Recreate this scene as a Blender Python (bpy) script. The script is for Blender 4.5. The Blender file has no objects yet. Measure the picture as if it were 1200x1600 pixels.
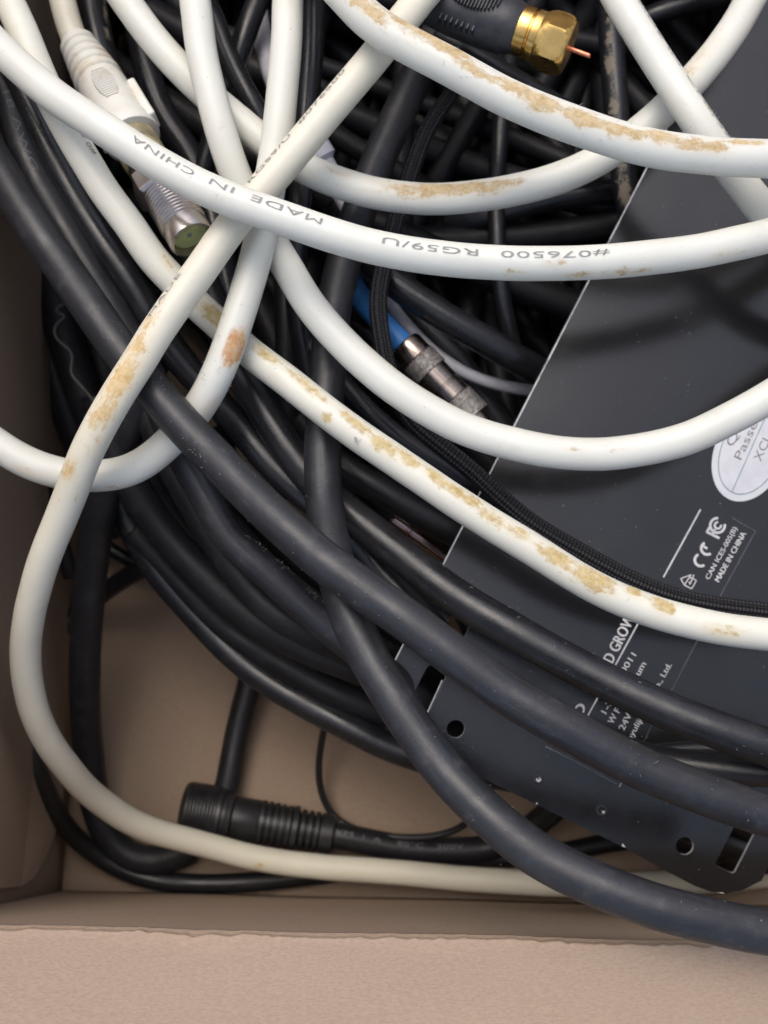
import bpy, bmesh, math, random
import numpy as np
from mathutils import Vector, Matrix, noise
R = math.radians
rng = random.Random(7)
scn = bpy.context.scene
COL = scn.collection
# ------------------------------------------------------------------ camera
TILT, HGT, FPX = R(10), 0.200, 1800.0
cd = bpy.data.cameras.new("camera"); cam = bpy.data.objects.new("camera", cd); COL.objects.link(cam)
CAM = Vector((0, -HGT*math.tan(TILT), HGT))
cam.location = CAM; cam.rotation_euler = (TILT, 0, 0)
cd.sensor_fit = 'HORIZONTAL'; cd.sensor_width = 36; cd.lens = 36*FPX/1200
cd.clip_start = 0.005; cd.clip_end = 200
cd.dof.use_dof = True; cd.dof.focus_distance = 0.197; cd.dof.aperture_fstop = 32
scn.camera = cam
# ------------------------------------------------------------------ daylight
SUN_EL, SUN_AZ = R(64), R(-24)          # azimuth from +Y towards +X
w = bpy.data.worlds.new("World"); scn.world = w; w.use_nodes = True
nt = w.node_tree; nt.nodes.clear()
sky = nt.nodes.new('ShaderNodeTexSky'); sky.sky_type = 'NISHITA'; sky.sun_disc = False
sky.sun_elevation = SUN_EL; sky.sun_rotation = SUN_AZ
sky.air_density = 1.0; sky.dust_density = 4.0; sky.ozone_density = 1.0
hs = nt.nodes.new('ShaderNodeHueSaturation'); hs.inputs['Saturation'].default_value = 0.78
bg = nt.nodes.new('ShaderNodeBackground'); bg.inputs['Strength'].default_value = 0.15
wo = nt.nodes.new('ShaderNodeOutputWorld')
nt.links.new(sky.outputs[0], hs.inputs['Color']); nt.links.new(hs.outputs[0], bg.inputs[0]); nt.links.new(bg.outputs[0], wo.inputs[0])
sd = bpy.data.lights.new("sun", 'SUN'); sd.energy = 0.5; sd.angle = R(50); sd.color = (1, .95, .87)
so = bpy.data.objects.new("sun", sd); COL.objects.link(so)
sdir = Vector((math.sin(SUN_AZ)*math.cos(SUN_EL), math.cos(SUN_AZ)*math.cos(SUN_EL), math.sin(SUN_EL)))
so.rotation_euler = sdir.to_track_quat('Z', 'Y').to_euler()
scn.view_settings.view_transform = 'Standard'; scn.view_settings.look = 'None'
scn.view_settings.exposure = 0.65; scn.view_settings.gamma = 1
# ------------------------------------------------------------------ helpers
ct, st = math.cos(TILT), math.sin(TILT)
def ray(px, py):
    u, v = (px-600)/FPX, (py-800)/FPX
    return Vector((u, -v*ct+st, -v*st-ct))
def P(px, py, z):                       # point of the photograph's ray at height z (mm)
    d = ray(px, py); return CAM + d*((z*.001-CAM.z)/d.z)
def proj(co):                           # numpy world -> pixels
    r = co-np.array(CAM)
    y = r[:, 1]*ct+r[:, 2]*st; z = -r[:, 1]*st+r[:, 2]*ct
    return np.stack([600+FPX*r[:, 0]/-z, 800-FPX*y/-z], 1)
def mmpx(px, py, z):
    d = ray(px, py); return ((z*.001-CAM.z)/d.z)/FPX      # metres per pixel there
WOFF = {}
def link(name, verts, faces, mats, parent=None, smooth=True, origin=None, uv=None, midx=None):
    verts = np.asarray(verts, dtype=float).reshape(-1, 3)
    if parent is not None: off = WOFF[parent.name]
    else: off = np.array(origin) if origin is not None else np.array([verts[:, 0].mean(), verts[:, 1].mean(), verts[:, 2].min()])
    me = bpy.data.meshes.new(name); me.from_pydata((verts-off).tolist(), [], faces)
    if not isinstance(mats, (list, tuple)): mats = [mats]
    for m in mats: me.materials.append(m)
    me.polygons.foreach_set('use_smooth', [smooth]*len(me.polygons))
    if midx is not None: me.polygons.foreach_set('material_index', midx)
    if uv is not None:
        l = me.uv_layers.new(name='UVMap')
        li = np.zeros(len(me.loops), dtype=np.int32); me.loops.foreach_get('vertex_index', li)
        l.data.foreach_set('uv', np.asarray(uv)[li].ravel())
    o = bpy.data.objects.new(name, me); COL.objects.link(o)
    if parent is not None: o.parent = parent
    else: o.location = off
    WOFF[o.name] = off
    me.update()
    return o
def thing(name, label, cat, loc, group=None):
    o = bpy.data.objects.new(name, None); COL.objects.link(o); o.location = loc; o.empty_display_size = .005
    WOFF[o.name] = np.array(loc); return tag(o, label, cat, group)
def tag(o, label, cat, group=None, kind=None):
    if label: o['label'] = label
    if cat: o['category'] = cat
    if group: o['group'] = group
    if kind: o['kind'] = kind
    return o
# ------------------------------------------------------------------ materials
class M:
    def __init__(s, name):
        s.m = bpy.data.materials.new(name); s.m.use_nodes = True; s.t = s.m.node_tree
        s.b = s.t.nodes['Principled BSDF']; s.tc = s.n('ShaderNodeTexCoord')
    def n(s, k, **kw):
        x = s.t.nodes.new(k)
        for a, b in kw.items(): setattr(x, a, b)
        return x
    def l(s, a, b): s.t.links.new(a, b)
    def noise(s, scale, detail=3, rough=.5, vec=None):
        x = s.n('ShaderNodeTexNoise'); x.inputs['Scale'].default_value = scale; x.inputs['Detail'].default_value = detail
        x.inputs['Roughness'].default_value = rough; s.l(vec if vec is not None else s.tc.outputs['Object'], x.inputs['Vector']); return x.outputs['Fac']
    def math(s, op, a, b=None, c=None):
        x = s.n('ShaderNodeMath', operation=op)
        for i, v in enumerate((a, b, c)):
            if v is None: continue
            if isinstance(v, (int, float)): x.inputs[i].default_value = v
            else: s.l(v, x.inputs[i])
        return x.outputs[0]
    def ramp(s, f, a, b, lo=0., hi=1.):
        x = s.n('ShaderNodeMapRange', interpolation_type='SMOOTHSTEP'); s.l(f, x.inputs[0])
        for i, v in enumerate((a, b, lo, hi)): x.inputs[i+1].default_value = v
        return x.outputs[0]
    def mix(s, f, a, b):
        x = s.n('ShaderNodeMix', data_type='RGBA')
        for i, v in ((0, f), (6, a), (7, b)):
            if isinstance(v, (int, float)): x.inputs[i].default_value = v
            elif isinstance(v, tuple): x.inputs[i].default_value = (*v, 1)
            else: s.l(v, x.inputs[i])
        return x.outputs[2]
    def attr(s, name):
        x = s.n('ShaderNodeAttribute'); x.attribute_name = name; return x.outputs['Fac']
    def bump(s, h, strength, dist, prev=None):
        x = s.n('ShaderNodeBump'); x.inputs['Strength'].default_value = strength; x.inputs['Distance'].default_value = dist
        s.l(h, x.inputs['Height'])
        if prev is not None: s.l(prev, x.inputs['Normal'])
        return x.outputs[0]
    def set(s, **kw):
        for k, v in kw.items():
            i = s.b.inputs[k.replace('_', ' ')]
            if isinstance(v, (int, float)): i.default_value = v
            elif isinstance(v, tuple): i.default_value = (*v, 1)
            else: s.l(v, i)
        return s.m
def white_pvc(name, col, rough=.42, d0=(.42, .29, .13), d1=(.56, .43, .24)):
    m = M(name); d = m.attr('dirt')
    uvm = m.n('ShaderNodeMapping'); uvm.inputs['Scale'].default_value = (.16, 9.5, 1); m.l(m.tc.outputs['UV'], uvm.inputs[0])
    ns = m.noise(1.6, 7, .68, uvm.outputs[0])
    n1 = m.math('ADD', m.math('MULTIPLY', m.noise(360, 9, .72), .55), m.math('MULTIPLY', ns, .45)); n2 = m.noise(70, 3)
    mask = m.ramp(m.math('ADD', d, m.math('MULTIPLY', m.math('SUBTRACT', n1, .5), 3.1)), .38, .74)
    halo = m.ramp(m.math('ADD', d, m.math('MULTIPLY', m.math('SUBTRACT', n2, .5), .8)), .12, .8, 0, .7)
    c = m.mix(m.ramp(n2, .3, .7), tuple(x*.93 for x in col), col)
    c = m.mix(m.ramp(m.noise(160, 5, .6), .58, .8, 0, .35), c, (.56, .52, .42))
    c = m.mix(halo, c, tuple(.55*a+.45*b for a, b in zip(d1, col)))
    dc = m.mix(m.ramp(m.noise(600, 6, .65), .3, .7), d0, d1)
    c = m.mix(m.math('MULTIPLY', mask, m.ramp(m.noise(1300, 4, .65), .3, .6, .6, 1.)), c, dc)
    c = m.mix(m.ramp(m.math('ADD', m.math('MULTIPLY', d, .12), ns), .66, .84, 0, .4), c, (.50, .45, .36))
    sp = m.ramp(m.noise(1900, 2), .73, .765, 0, .6)
    c = m.mix(sp, c, (.12, .11, .1))
    b = m.bump(m.noise(260, 2), .15, .0004)
    b = m.bump(m.math('MULTIPLY', mask, m.noise(1800, 4)), .5, .00015, b)
    m.set(Subsurface_Weight=.3, Subsurface_Scale=.0012); m.b.inputs['Subsurface Radius'].default_value = (1, .9, .7)
    return m.set(Base_Color=c, Roughness=m.ramp(mask, 0, 1, rough, .85), Normal=b, Specular_IOR_Level=.4)
def black_pvc(name, col, rough, dust=.5, speck=.735):
    m = M(name); d = m.attr('dirt')
    n1 = m.noise(700, 8, .7); n2 = m.noise(90, 4)
    c = m.mix(m.ramp(n2, .3, .7), tuple(x*.75 for x in col), tuple(x*1.2 for x in col))
    c = m.mix(m.ramp(m.noise(260, 6, .65), .5, .8, 0, .22*dust), c, (.17, .165, .165))
    uvm = m.n('ShaderNodeMapping'); uvm.inputs['Scale'].default_value = (.05, 14, 1); m.l(m.tc.outputs['UV'], uvm.inputs[0])
    ns = m.noise(1.3, 6, .7, uvm.outputs[0])
    c = m.mix(m.ramp(ns, .55, .8, 0, .16*dust), c, (.20, .195, .19))
    c = m.mix(m.ramp(m.noise(3200, 2), .35, .65, 0, .12), c, (.06, .06, .062))
    sp = m.math('MULTIPLY', m.ramp(m.noise(1500, 3, .55), speck, speck+.04, 0, .6), m.ramp(m.noise(60, 4, .6), .42, .62, .1, 1))
    c = m.mix(sp, c, (.36, .36, .36))
    mask = m.ramp(m.math('ADD', d, m.math('MULTIPLY', m.math('SUBTRACT', n1, .5), 1.7)), .5, .72, 0, .85)
    c = m.mix(mask, c, (.27, .22, .16))
    r = m.math('ADD', m.ramp(m.noise(120, 5, .6), .3, .7, rough-.06, rough+.1), m.math('ADD', m.math('MULTIPLY', mask, .3), m.ramp(ns, .4, .75, -.03, .14)))
    b = m.bump(m.noise(320, 4, .55), .28, .0003); b = m.bump(m.noise(2400, 3), .16, .0001, b)
    return m.set(Base_Color=c, Roughness=r, Normal=b, Specular_IOR_Level=.5)
def plain(name, col, rough, metal=0., var=.15, bump=.1, scale=400):
    m = M(name); n = m.noise(scale, 5, .6)
    c = m.mix(m.ramp(n, .3, .7), tuple(x*(1-var) for x in col), tuple(min(1, x*(1+var)) for x in col))
    return m.set(Base_Color=c, Roughness=m.ramp(m.noise(scale*.6, 4), .3, .7, rough*.8, rough*1.2), Metallic=metal,
                 Normal=m.bump(m.noise(scale*4, 3), bump, .0001))
MW = white_pvc('white_pvc', (.70, .695, .62)); MWC = white_pvc('cream_pvc', (.71, .675, .555), .42, (.50, .32, .12), (.62, .47, .25))
MWO = white_pvc('white_pvc_rusty', (.70, .695, .62), .42, (.50, .24, .09), (.60, .38, .19)); MWY = white_pvc('white_pvc_grimy', (.71, .695, .60), .42, (.40, .28, .10), (.58, .46, .24))
MBM = black_pvc('black_rubber_matte', (.0135, .0142, .018), .43, .8, .735)
MBG = black_pvc('black_pvc_gloss', (.0095, .0102, .013), .31, .4)
MBD = black_pvc('black_pvc', (.011, .011, .013), .38, .5)
def mk_boot():
    m = M('white_boot_plastic'); c = m.mix(m.ramp(m.noise(110, 6, .65), .48, .74, 0, .75), (.69, .68, .62), (.56, .45, .28))
    c = m.mix(m.ramp(m.noise(500, 4), .62, .8, 0, .5), c, (.42, .36, .27)); return m.set(Base_Color=c, Roughness=.5, Normal=m.bump(m.noise(900, 3), .12, .0001))
MINK = plain('grey_ink', (.25, .245, .235), .6); MINKF = plain('faint_ink', (.34, .34, .34), .6); MINKD = plain('dim_ink', (.11, .11, .12), .6)
MWINK = plain('white_print', (.62, .62, .61), .5, 0, .1); MTEAL = plain('teal_ink', (.22, .33, .35), .5)
MGOLD = plain('gold_plate', (.78, .50, .16), .27, 1, .12, .12); MNICK = plain('nickel', (.50, .445, .41), .34, 1, .12, .15)
MCHR = plain('dark_chrome', (.30, .255, .23), .25, 1, .1, .1); MKNURL = plain('knurled_steel', (.31, .29, .27), .6, .75, .5, .9, 1500); MCOP = plain('copper', (.72, .26, .16), .38, 1)
MCORR = plain('corroded_brass', (.36, .31, .19), .55, .35, .5, .6, 300); MDIEL = plain('aged_dielectric', (.50, .53, .22), .5)
MBOOT = mk_boot(); MBBOOT = plain('black_boot_rubber', (.026, .027, .032), .42, 0, .3, .25)
MBLUE = plain('blue_sleeve', (.035, .17, .46), .5); MGREYW = plain('grey_white_pvc', (.52, .51, .54), .45, 0, .08)
MCONN = plain('connector_plastic', (.018, .018, .019), .42, 0, .3, .25)
MTAN = plain('stain', (.58, .38, .17), .8)
MBF = black_pvc('black_pvc_deep_shade', (.008, .008, .010), .5, .4); MBF.node_tree.nodes['Principled BSDF'].inputs['Specular IOR Level'].default_value = .28  # black PVC copy with the pile's deep shade put into its colour and gloss
def mk_braid():
    m = M('braided_nylon'); s = m.n('ShaderNodeSeparateXYZ'); m.l(m.tc.outputs['UV'], s.inputs[0])
    u = m.math('MULTIPLY', s.outputs[0], 2*math.pi/1.5); v = m.math('MULTIPLY', s.outputs[1], 2*math.pi*5)
    a = m.math('SINE', m.math('ADD', u, v)); b = m.math('SINE', m.math('SUBTRACT', u, v))
    h = m.math('MULTIPLY', a, b)
    c = m.mix(m.ramp(h, -.3, .8), (.007, .007, .009), (.026, .026, .031))
    return m.set(Base_Color=c, Roughness=.55, Normal=m.bump(h, .8, .0003))
MBR = mk_braid()
def mk_card():
    m = M('cardboard'); mp = m.n('ShaderNodeMapping'); mp.inputs['Scale'].default_value = (1, 2.7, 1); m.l(m.tc.outputs['Object'], mp.inputs[0])
    f = m.noise(1150, 6, .66, mp.outputs[0]); g = m.noise(40, 3)
    c = m.mix(m.ramp(f, .3, .72), (.305, .221, .157), (.375, .279, .202))
    c = m.mix(m.ramp(g, .4, .75, 0, .2), c, (.37, .285, .21))
    c = m.mix(m.ramp(m.noise(1100, 3, .6, mp.outputs[0]), .68, .78, 0, .5), c, (.24, .17, .12))
    return m.set(Base_Color=c, Roughness=.85, Specular_IOR_Level=.25, Normal=m.bump(m.math('ADD', f, m.math('MULTIPLY', m.noise(260, 4), .7)), .14, .0002))
MCARD = mk_card()
MRIV = plain('rivet_black', (.03, .03, .032), .3, 0, .4, .3, 900)
def mk_panel():
    m = M('black_painted_steel')
    c = m.mix(m.ramp(m.noise(50, 4), .35, .7), (.009, .009, .010), (.014, .014, .0145))
    sp = m.ramp(m.noise(1500, 2), .765, .79, 0, .6); sm = m.ramp(m.noise(45, 6, .6), .5, .75); c = m.mix(sp, c, (.5, .5, .5))
    c = m.mix(m.ramp(m.noise(500, 7, .7), .58, .9, 0, .06), c, (.25, .25, .25))
    b = m.bump(m.noise(2600, 2), .10, .00012)
    return m.set(Base_Color=c, Roughness=m.ramp(m.noise(55, 7, .62), .4, .75, .14, .24), Normal=b, Specular_IOR_Level=.62)
MPAN = mk_panel()
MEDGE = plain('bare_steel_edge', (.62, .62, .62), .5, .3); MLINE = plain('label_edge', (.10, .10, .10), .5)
MLINT = plain('lint', (.36, .35, .33), .9)
# ------------------------------------------------------------------ cables
def spline(pts, step, sm=1.):
    p = np.array([list(v) for v in pts]); n = len(p)
    t = np.concatenate([[0], np.cumsum(np.linalg.norm(np.diff(p, axis=0), axis=1)**.75)])
    h = np.diff(t); A = np.zeros((n, n)); r = np.zeros((n, 3)); A[0, 0] = A[-1, -1] = 1
    for i in range(1, n-1):
        A[i, i-1:i+2] = h[i-1], 2*(h[i-1]+h[i]), h[i]
        r[i] = 6*((p[i+1]-p[i])/h[i]-(p[i]-p[i-1])/h[i-1])
    mm = np.linalg.solve(A, r)
    tt = np.linspace(0, t[-1], 900); k = np.clip(np.searchsorted(t, tt, 'right')-1, 0, n-2)
    a = (t[k+1]-tt)[:, None]; b = (tt-t[k])[:, None]; hk = h[k][:, None]
    q = mm[k]*a**3/(6*hk)+mm[k+1]*b**3/(6*hk)+(p[k]/hk-mm[k]*hk/6)*a+(p[k+1]/hk-mm[k+1]*hk/6)*b
    def res(q, step):
        s = np.concatenate([[0], np.cumsum(np.linalg.norm(np.diff(q, axis=0), axis=1))])
        N = max(6, int(s[-1]/step)); ss = np.linspace(0, s[-1], N+1)
        return np.stack([np.interp(ss, s, q[:, j]) for j in range(3)], 1), ss
    q, s = res(q, step)
    for _ in range(int(sm*12*(.0008/step)**2)+1): q[1:-1] = q[1:-1]*.5+(q[:-2]+q[2:])*.25
    return res(q, step)
def frame(q):
    T = np.gradient(q, axis=0); T /= np.linalg.norm(T, axis=1)[:, None]
    N = np.array([0, 0, 1.])-T*T[:, 2:3]; N /= np.linalg.norm(N, axis=1)[:, None]
    return T, N, np.cross(T, N)
class Cable: pass
def cable(name, pts, d, mat, label=None, cat='cable', group=None, parent=None, step=.0008, n=28, dirt=(), wob=.016, seed=0, sm=1.):
    q, s = spline([P(*p) for p in pts], step, sm); a0 = min(.00022, d*.00004)
    q = q+np.array([[noise.noise(Vector((x*55, seed*1.7+.3, c*9.1)))*a0+noise.noise(Vector((x*150, seed*2.9+.7, c*5.3)))*a0*.3 for c in range(3)] for x in s])
    T, N, B = frame(q); r = d*.0005
    k = len(q); a = np.arange(n)*2*math.pi/n
    wv = np.array([noise.noise(Vector((x*90+seed*7.3, seed*3.1, .5))) for x in s])
    rr = r*(1+wob*wv)
    V = q[:, None]+rr[:, None, None]*(np.cos(a)[None, :, None]*N[:, None]+np.sin(a)[None, :, None]*B[:, None])
    V = V.reshape(-1, 3)
    i = np.arange(k-1)[:, None]*n; j = np.arange(n)[None]; j2 = (j+1) % n
    F = np.stack([i+j, i+n+j, i+n+j2, i+j2], -1).reshape(-1, 4).tolist()
    F.append(list(range(n))); F.append([(k-1)*n+x for x in range(n-1, -1, -1)])
    uv = np.stack([np.repeat(s*1000, n), np.tile(a/(2*math.pi), k)], 1)
    o = link(name, V, F, mat, parent, uv=uv)
    D = np.zeros(len(V))
    if dirt:
        px = proj(V); ang = np.tile(a, k); S = np.repeat(s, n); nrm = (V-np.repeat(q, n, 0)); face = np.einsum('ij,ij->i', nrm, np.array(CAM)-V) > 0
        for (x, y, L, W, st_) in dirt:
            dist = (px[:, 0]-x)**2+(px[:, 1]-y)**2+np.where(face, 0, 1e6); c = int(dist.argmin())
            m_ = mmpx(x, y, V[c, 2]*1000); da = (ang-ang[c]+math.pi) % (2*math.pi)-math.pi
            D = np.maximum(D, st_*np.exp(-((S-S[c])/(L*1.4*m_))**2-(da*r/(W*1.85*m_))**2))
    at = o.data.attributes.new('dirt', 'FLOAT', 'POINT'); at.data.foreach_set('value', D)
    if label: tag(o, label, cat, group)
    c = Cable(); c.o, c.q, c.s, c.T, c.N, c.B, c.r = o, q, s, T, N, B, r; c.root = parent or o
    return c
def text_mesh(txt, cuts=1, spacing=1.0):
    cu = bpy.data.curves.new('t', 'FONT'); cu.body = txt; cu.size = 1; cu.space_character = spacing; cu.resolution_u = 3
    ob = bpy.data.objects.new('t', cu); COL.objects.link(ob)
    bpy.context.view_layer.update()
    me = bpy.data.meshes.new_from_object(ob.evaluated_get(bpy.context.evaluated_depsgraph_get()))
    bpy.data.objects.remove(ob); bpy.data.curves.remove(cu)
    bm = bmesh.new(); bm.from_mesh(me); bpy.data.meshes.remove(me)
    bmesh.ops.triangulate(bm, faces=bm.faces)
    for _ in range(cuts):
        bmesh.ops.subdivide_edges(bm, edges=[e for e in bm.edges if e.calc_length() > .12], cuts=1)
        bmesh.ops.triangulate(bm, faces=bm.faces)
    v = np.array([x.co[:] for x in bm.verts]); f = [[x.index for x in y.verts] for y in bm.faces]; bm.free()
    return v, f
def print_on(c, txt, p0, p1, h, lat=0., mat=None, z=0, flip=False, spacing=1.05):
    """lettering round the cable from pixel p0 to p1; h = letter height in px, lat = shift across (px, + = text's up side)"""
    v, f = text_mesh(txt, 2, spacing); pq = proj(c.q)
    s0 = c.s[((pq-np.array(p0))**2).sum(1).argmin()]; s1 = c.s[((pq-np.array(p1))**2).sum(1).argmin()]
    x0, x1 = v[:, 0].min(), v[:, 0].max(); m_ = mmpx(*p0, z)
    sgn = 1 if s1 > s0 else -1
    S = s0+(v[:, 0]-x0)/(x1-x0)*(s1-s0)
    lim = c.r*.97
    base = math.asin(max(-.97, min(.97, lat*m_/c.r)))
    q = np.stack([np.interp(S, c.s, c.q[:, j]) for j in range(3)], 1)
    N = np.stack([np.interp(S, c.s, c.N[:, j]) for j in range(3)], 1); B = np.stack([np.interp(S, c.s, c.B[:, j]) for j in range(3)], 1)
    tc = np.array(CAM)-q; ang = np.arctan2((tc*B).sum(1), (tc*N).sum(1))-sgn*(base+(v[:, 1]-.35)/.72*h*m_/c.r)
    V = q+(c.r*1.012+.00005)*(np.cos(ang)[:, None]*N+np.sin(ang)[:, None]*B)
    return link('printed_text', V, f, mat or MINK, c.o)
# ------------------------------------------------------------------ lathes and the like
def axis_frame(p0, p1):
    X = (p1-p0).normalized(); Z = Vector((0, 0, 1)); Z = (Z-X*Z.dot(X)).normalized(); Y = Z.cross(X)
    return X, Y, Z
def lathe(name, p0, p1, prof, mat, parent, n=48, smooth=True, flat=1.0, rot=0., knurl=None, caps=True):
    """prof: (mm along the axis from p0, radius mm)"""
    X, Y, Z = axis_frame(p0, p1); V = []; F = []
    for j, (x, r) in enumerate(prof):
        for i in range(n):
            a = 2*math.pi*i/n+rot; rr = r+(knurl if knurl and (i+j) % 2 else 0)
            V.append(p0+X*(x*.001)+(Y*math.cos(a)+Z*math.sin(a)*flat)*(rr*.001))
    k = len(prof)
    for j in range(k-1):
        for i in range(n): F.append([j*n+i, j*n+(i+1) % n, (j+1)*n+(i+1) % n, (j+1)*n+i])
    if caps: F.append(list(range(n-1, -1, -1))); F.append([(k-1)*n+i for i in range(n)])
    o = link(name, V, F, mat, parent, smooth)
    if smooth: sharp(o)
    return o
def sharp(o, deg=32):
    bm = bmesh.new(); bm.from_mesh(o.data)
    for e in bm.edges:
        if len(e.link_faces) == 2 and e.calc_face_angle(0) > R(deg): e.smooth = False
    bm.to_mesh(o.data); bm.free()
def bevel(o, w_, seg=2):
    b = o.modifiers.new('bevel', 'BEVEL'); b.width = w_; b.segments = seg; b.limit_method = 'ANGLE'; b.angle_limit = R(30); return o
def box_verts(c, X, Y, Z, sx, sy, sz):
    return [c+X*(sx*a)+Y*(sy*b)+Z*(sz*d) for a in (-.5, .5) for b in (-.5, .5) for d in (-.5, .5)]
BF = [[0, 1, 3, 2], [4, 6, 7, 5], [0, 4, 5, 1], [2, 3, 7, 6], [0, 2, 6, 4], [1, 5, 7, 3]]
def boxes(name, lst, mat, parent, smooth=False):
    V = []; F = []
    for b in lst:
        k = len(V); V += box_verts(*b); F += [[i+k for i in f] for f in BF]
    return link(name, V, F, mat, parent, smooth)
# ------------------------------------------------------------------ the box
FLOOR = -110.
def make_box():
    c0 = P(88, 1250, FLOOR); yf = P(600, 1340, FLOOR).y
    root = thing('cardboard_box', 'open brown cardboard box holding the tangle of cables', 'box', (c0.x, yf, FLOOR*.001-.004))
    a = R(-1.15); ux = Vector((math.cos(a), math.sin(a), 0)); uy = Vector((-math.sin(a), math.cos(a), 0)); uz = Vector((0, 0, 1))
    org = Vector((0, yf, 0)); wl, wr, dp = c0.x, .125, .235
    lean = yf-P(600, 1402, FLOOR).y
    def pt(x, y, z): return org+ux*x+uy*y+uz*z
    def sheet(name, f, nu, nv):
        V = [f(i/nu, j/nv) for j in range(nv+1) for i in range(nu+1)]
        F = [[j*(nu+1)+i, j*(nu+1)+i+1, (j+1)*(nu+1)+i+1, (j+1)*(nu+1)+i] for j in range(nv) for i in range(nu)]
        o = link(name, V, F, MCARD, root); s = o.modifiers.new('s', 'SOLIDIFY'); s.thickness = .003; s.offset = -1; return o
    nz = lambda x, y, s_, a_: a_*noise.noise(Vector((x*s_, y*s_, .3)))
    z0 = FLOOR*.001
    sheet('box_bottom', lambda u, v: pt(wl+(wr-wl)*u, -lean-.002+(dp+lean+.002)*v, z0+nz(u, v, 9, .0008)), 40, 40)
    sheet('side_wall', lambda u, v: pt(wl+nz(u, v, 6, .0008), -lean+(dp+lean)*(1-u), z0+(-z0)*v), 30, 12)
    sheet('side_wall', lambda u, v: pt(wr, dp*u, z0+(-z0)*v), 10, 4)
    sheet('back_wall', lambda u, v: pt(wr+(wl-wr)*u, dp, z0+(-z0)*v), 10, 4)
    fh = .05  # flaps out of view, stood up to cut the sky light reaching the inside
    sheet('shade_flap', lambda u, v: pt(wl-.03*v-.0005, dp*(1-u), .0006+fh*v), 10, 6)
    sheet('shade_flap', lambda u, v: pt(wr+.03*v+.0005, dp*u, .0006+fh*v), 10, 6)
    sheet('shade_flap', lambda u, v: pt(wr+(wl-wr)*u, dp+.03*v+.0005, .0006+fh*v), 10, 6)
    # front wall that bends over into the outer flap, with a ragged crease
    prof = [(0, z0*1000)]+[(0, z0*1000*(1-k/14)-3*k/14) for k in range(1, 14)]
    prof += [(0, -3.4), (.28, -2.9), (.32, -2.6), (0, -2.2), (0, -1.2), (0, -.5), (-.04, -.18), (-.16, -.03), (-.4, .04), (-1, .1), (-2.2, .15)]+[(-2.2-.9*k, .15-.03*k) for k in range(1, 50)]
    nx = 560; V = []; F = []
    for j_, (y, z) in enumerate(prof):
        near = math.exp(-((y+.1)/1.3)**2) if z > -1.5 else (.35 if z > -3.1 else 0)
        for i in range(nx+1):
            x = -.135+.31*i/nx
            rag = (noise.noise(Vector((x*75, 2.2, 0)))*.55+noise.noise(Vector((x*330, 5.2, 0)))*.42+noise.noise(Vector((x*900, 7.2, 0)))*.24)*near
            lo = lean*min(1, max(0, -z-3)/(-FLOOR-3)) if j_ < 15 else 0
            V.append(pt(x, -lo+(y+rag)*.001+nz(x, y*.01, 30, .0003), z*.001+rag*.0003+(nz(x*1.2, y*.002, 40, .0006) if y < -1 else 0)))
    for j in range(len(prof)-1):
        for i in range(nx): k = j*(nx+1)+i; F.append([k+1, k, k+nx+1, k+nx+2])
    o = link('front_wall_and_flap', V, F, MCARD, root)
    s = o.modifiers.new('s', 'SOLIDIFY'); s.thickness = .003; s.offset = -1
    # loose inner flap folded down in the left corner
    fl = [(-125, 700), (66, 560), (72, 900), (78, 1120), (84, 1220), (80, 1270), (68, 1312), (52, 1345), (36, 1372), (16, 1386), (-20, 1392), (-125, 1396)]
    V = [P(x, y, FLOOR+12+max(0, (84-x))*.42) for x, y in fl]
    o = link('inner_flap', V, [list(range(len(V)))], MCARD, root, smooth=False)
    s = o.modifiers.new('s', 'SOLIDIFY'); s.thickness = .0025; s.offset = -1
make_box()
g = link('ground', [(-3, -3, 0), (3, -3, 0), (3, 3, 0), (-3, 3, 0)], [[0, 1, 2, 3]], plain('concrete', (.3, .29, .27), .9, 0, .2, .3, 30), origin=(0, 0, 0))
g.location.z = FLOOR*.001-.0045; g['kind'] = 'structure'
# ------------------------------------------------------------------ white cables
WG = 'white coax cables'
def white(label, pts, d=6.15, mat=MW, dirt=(), seed=0, **k):
    return cable('white_coax_cable', pts, d, mat, label, 'cable', WG, dirt=dirt, seed=seed, **k)
w1 = white('white cable printed MADE IN CHINA sweeping across the upper picture', [(-70, 0, 4), (0, 76, 5), (83, 149, 6), (178, 212, 7), (255, 261, 8), (325, 297, 8.5), (400, 327, 9), (500, 362, 8.5), (600, 390, 8), (700, 405, 7.5), (800, 411, 7), (950, 409, 6), (1100, 390, 5), (1200, 368, 4), (1300, 335, 0), (1400, 280, -20)],
           dirt=[(900, 428, 26, 5, .75), (990, 424, 50, 6, .55), (870, 415, 20, 5, .5), (1130, 400, 30, 7, .45), (800, 424, 15, 4, .5)], seed=1)
print_on(w1, 'CHINA', (311, 280), (213, 222), 10.5, -12.5); print_on(w1, 'IN', (372, 305), (337, 290), 10.5, -13.5)
print_on(w1, 'MADE', (500, 355), (398, 315), 11, -14); print_on(w1, 'RG59/U', (745, 405), (594, 385), 11, -13); print_on(w1, '#076500', (947, 408), (778, 409), 11, -13)
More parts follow.
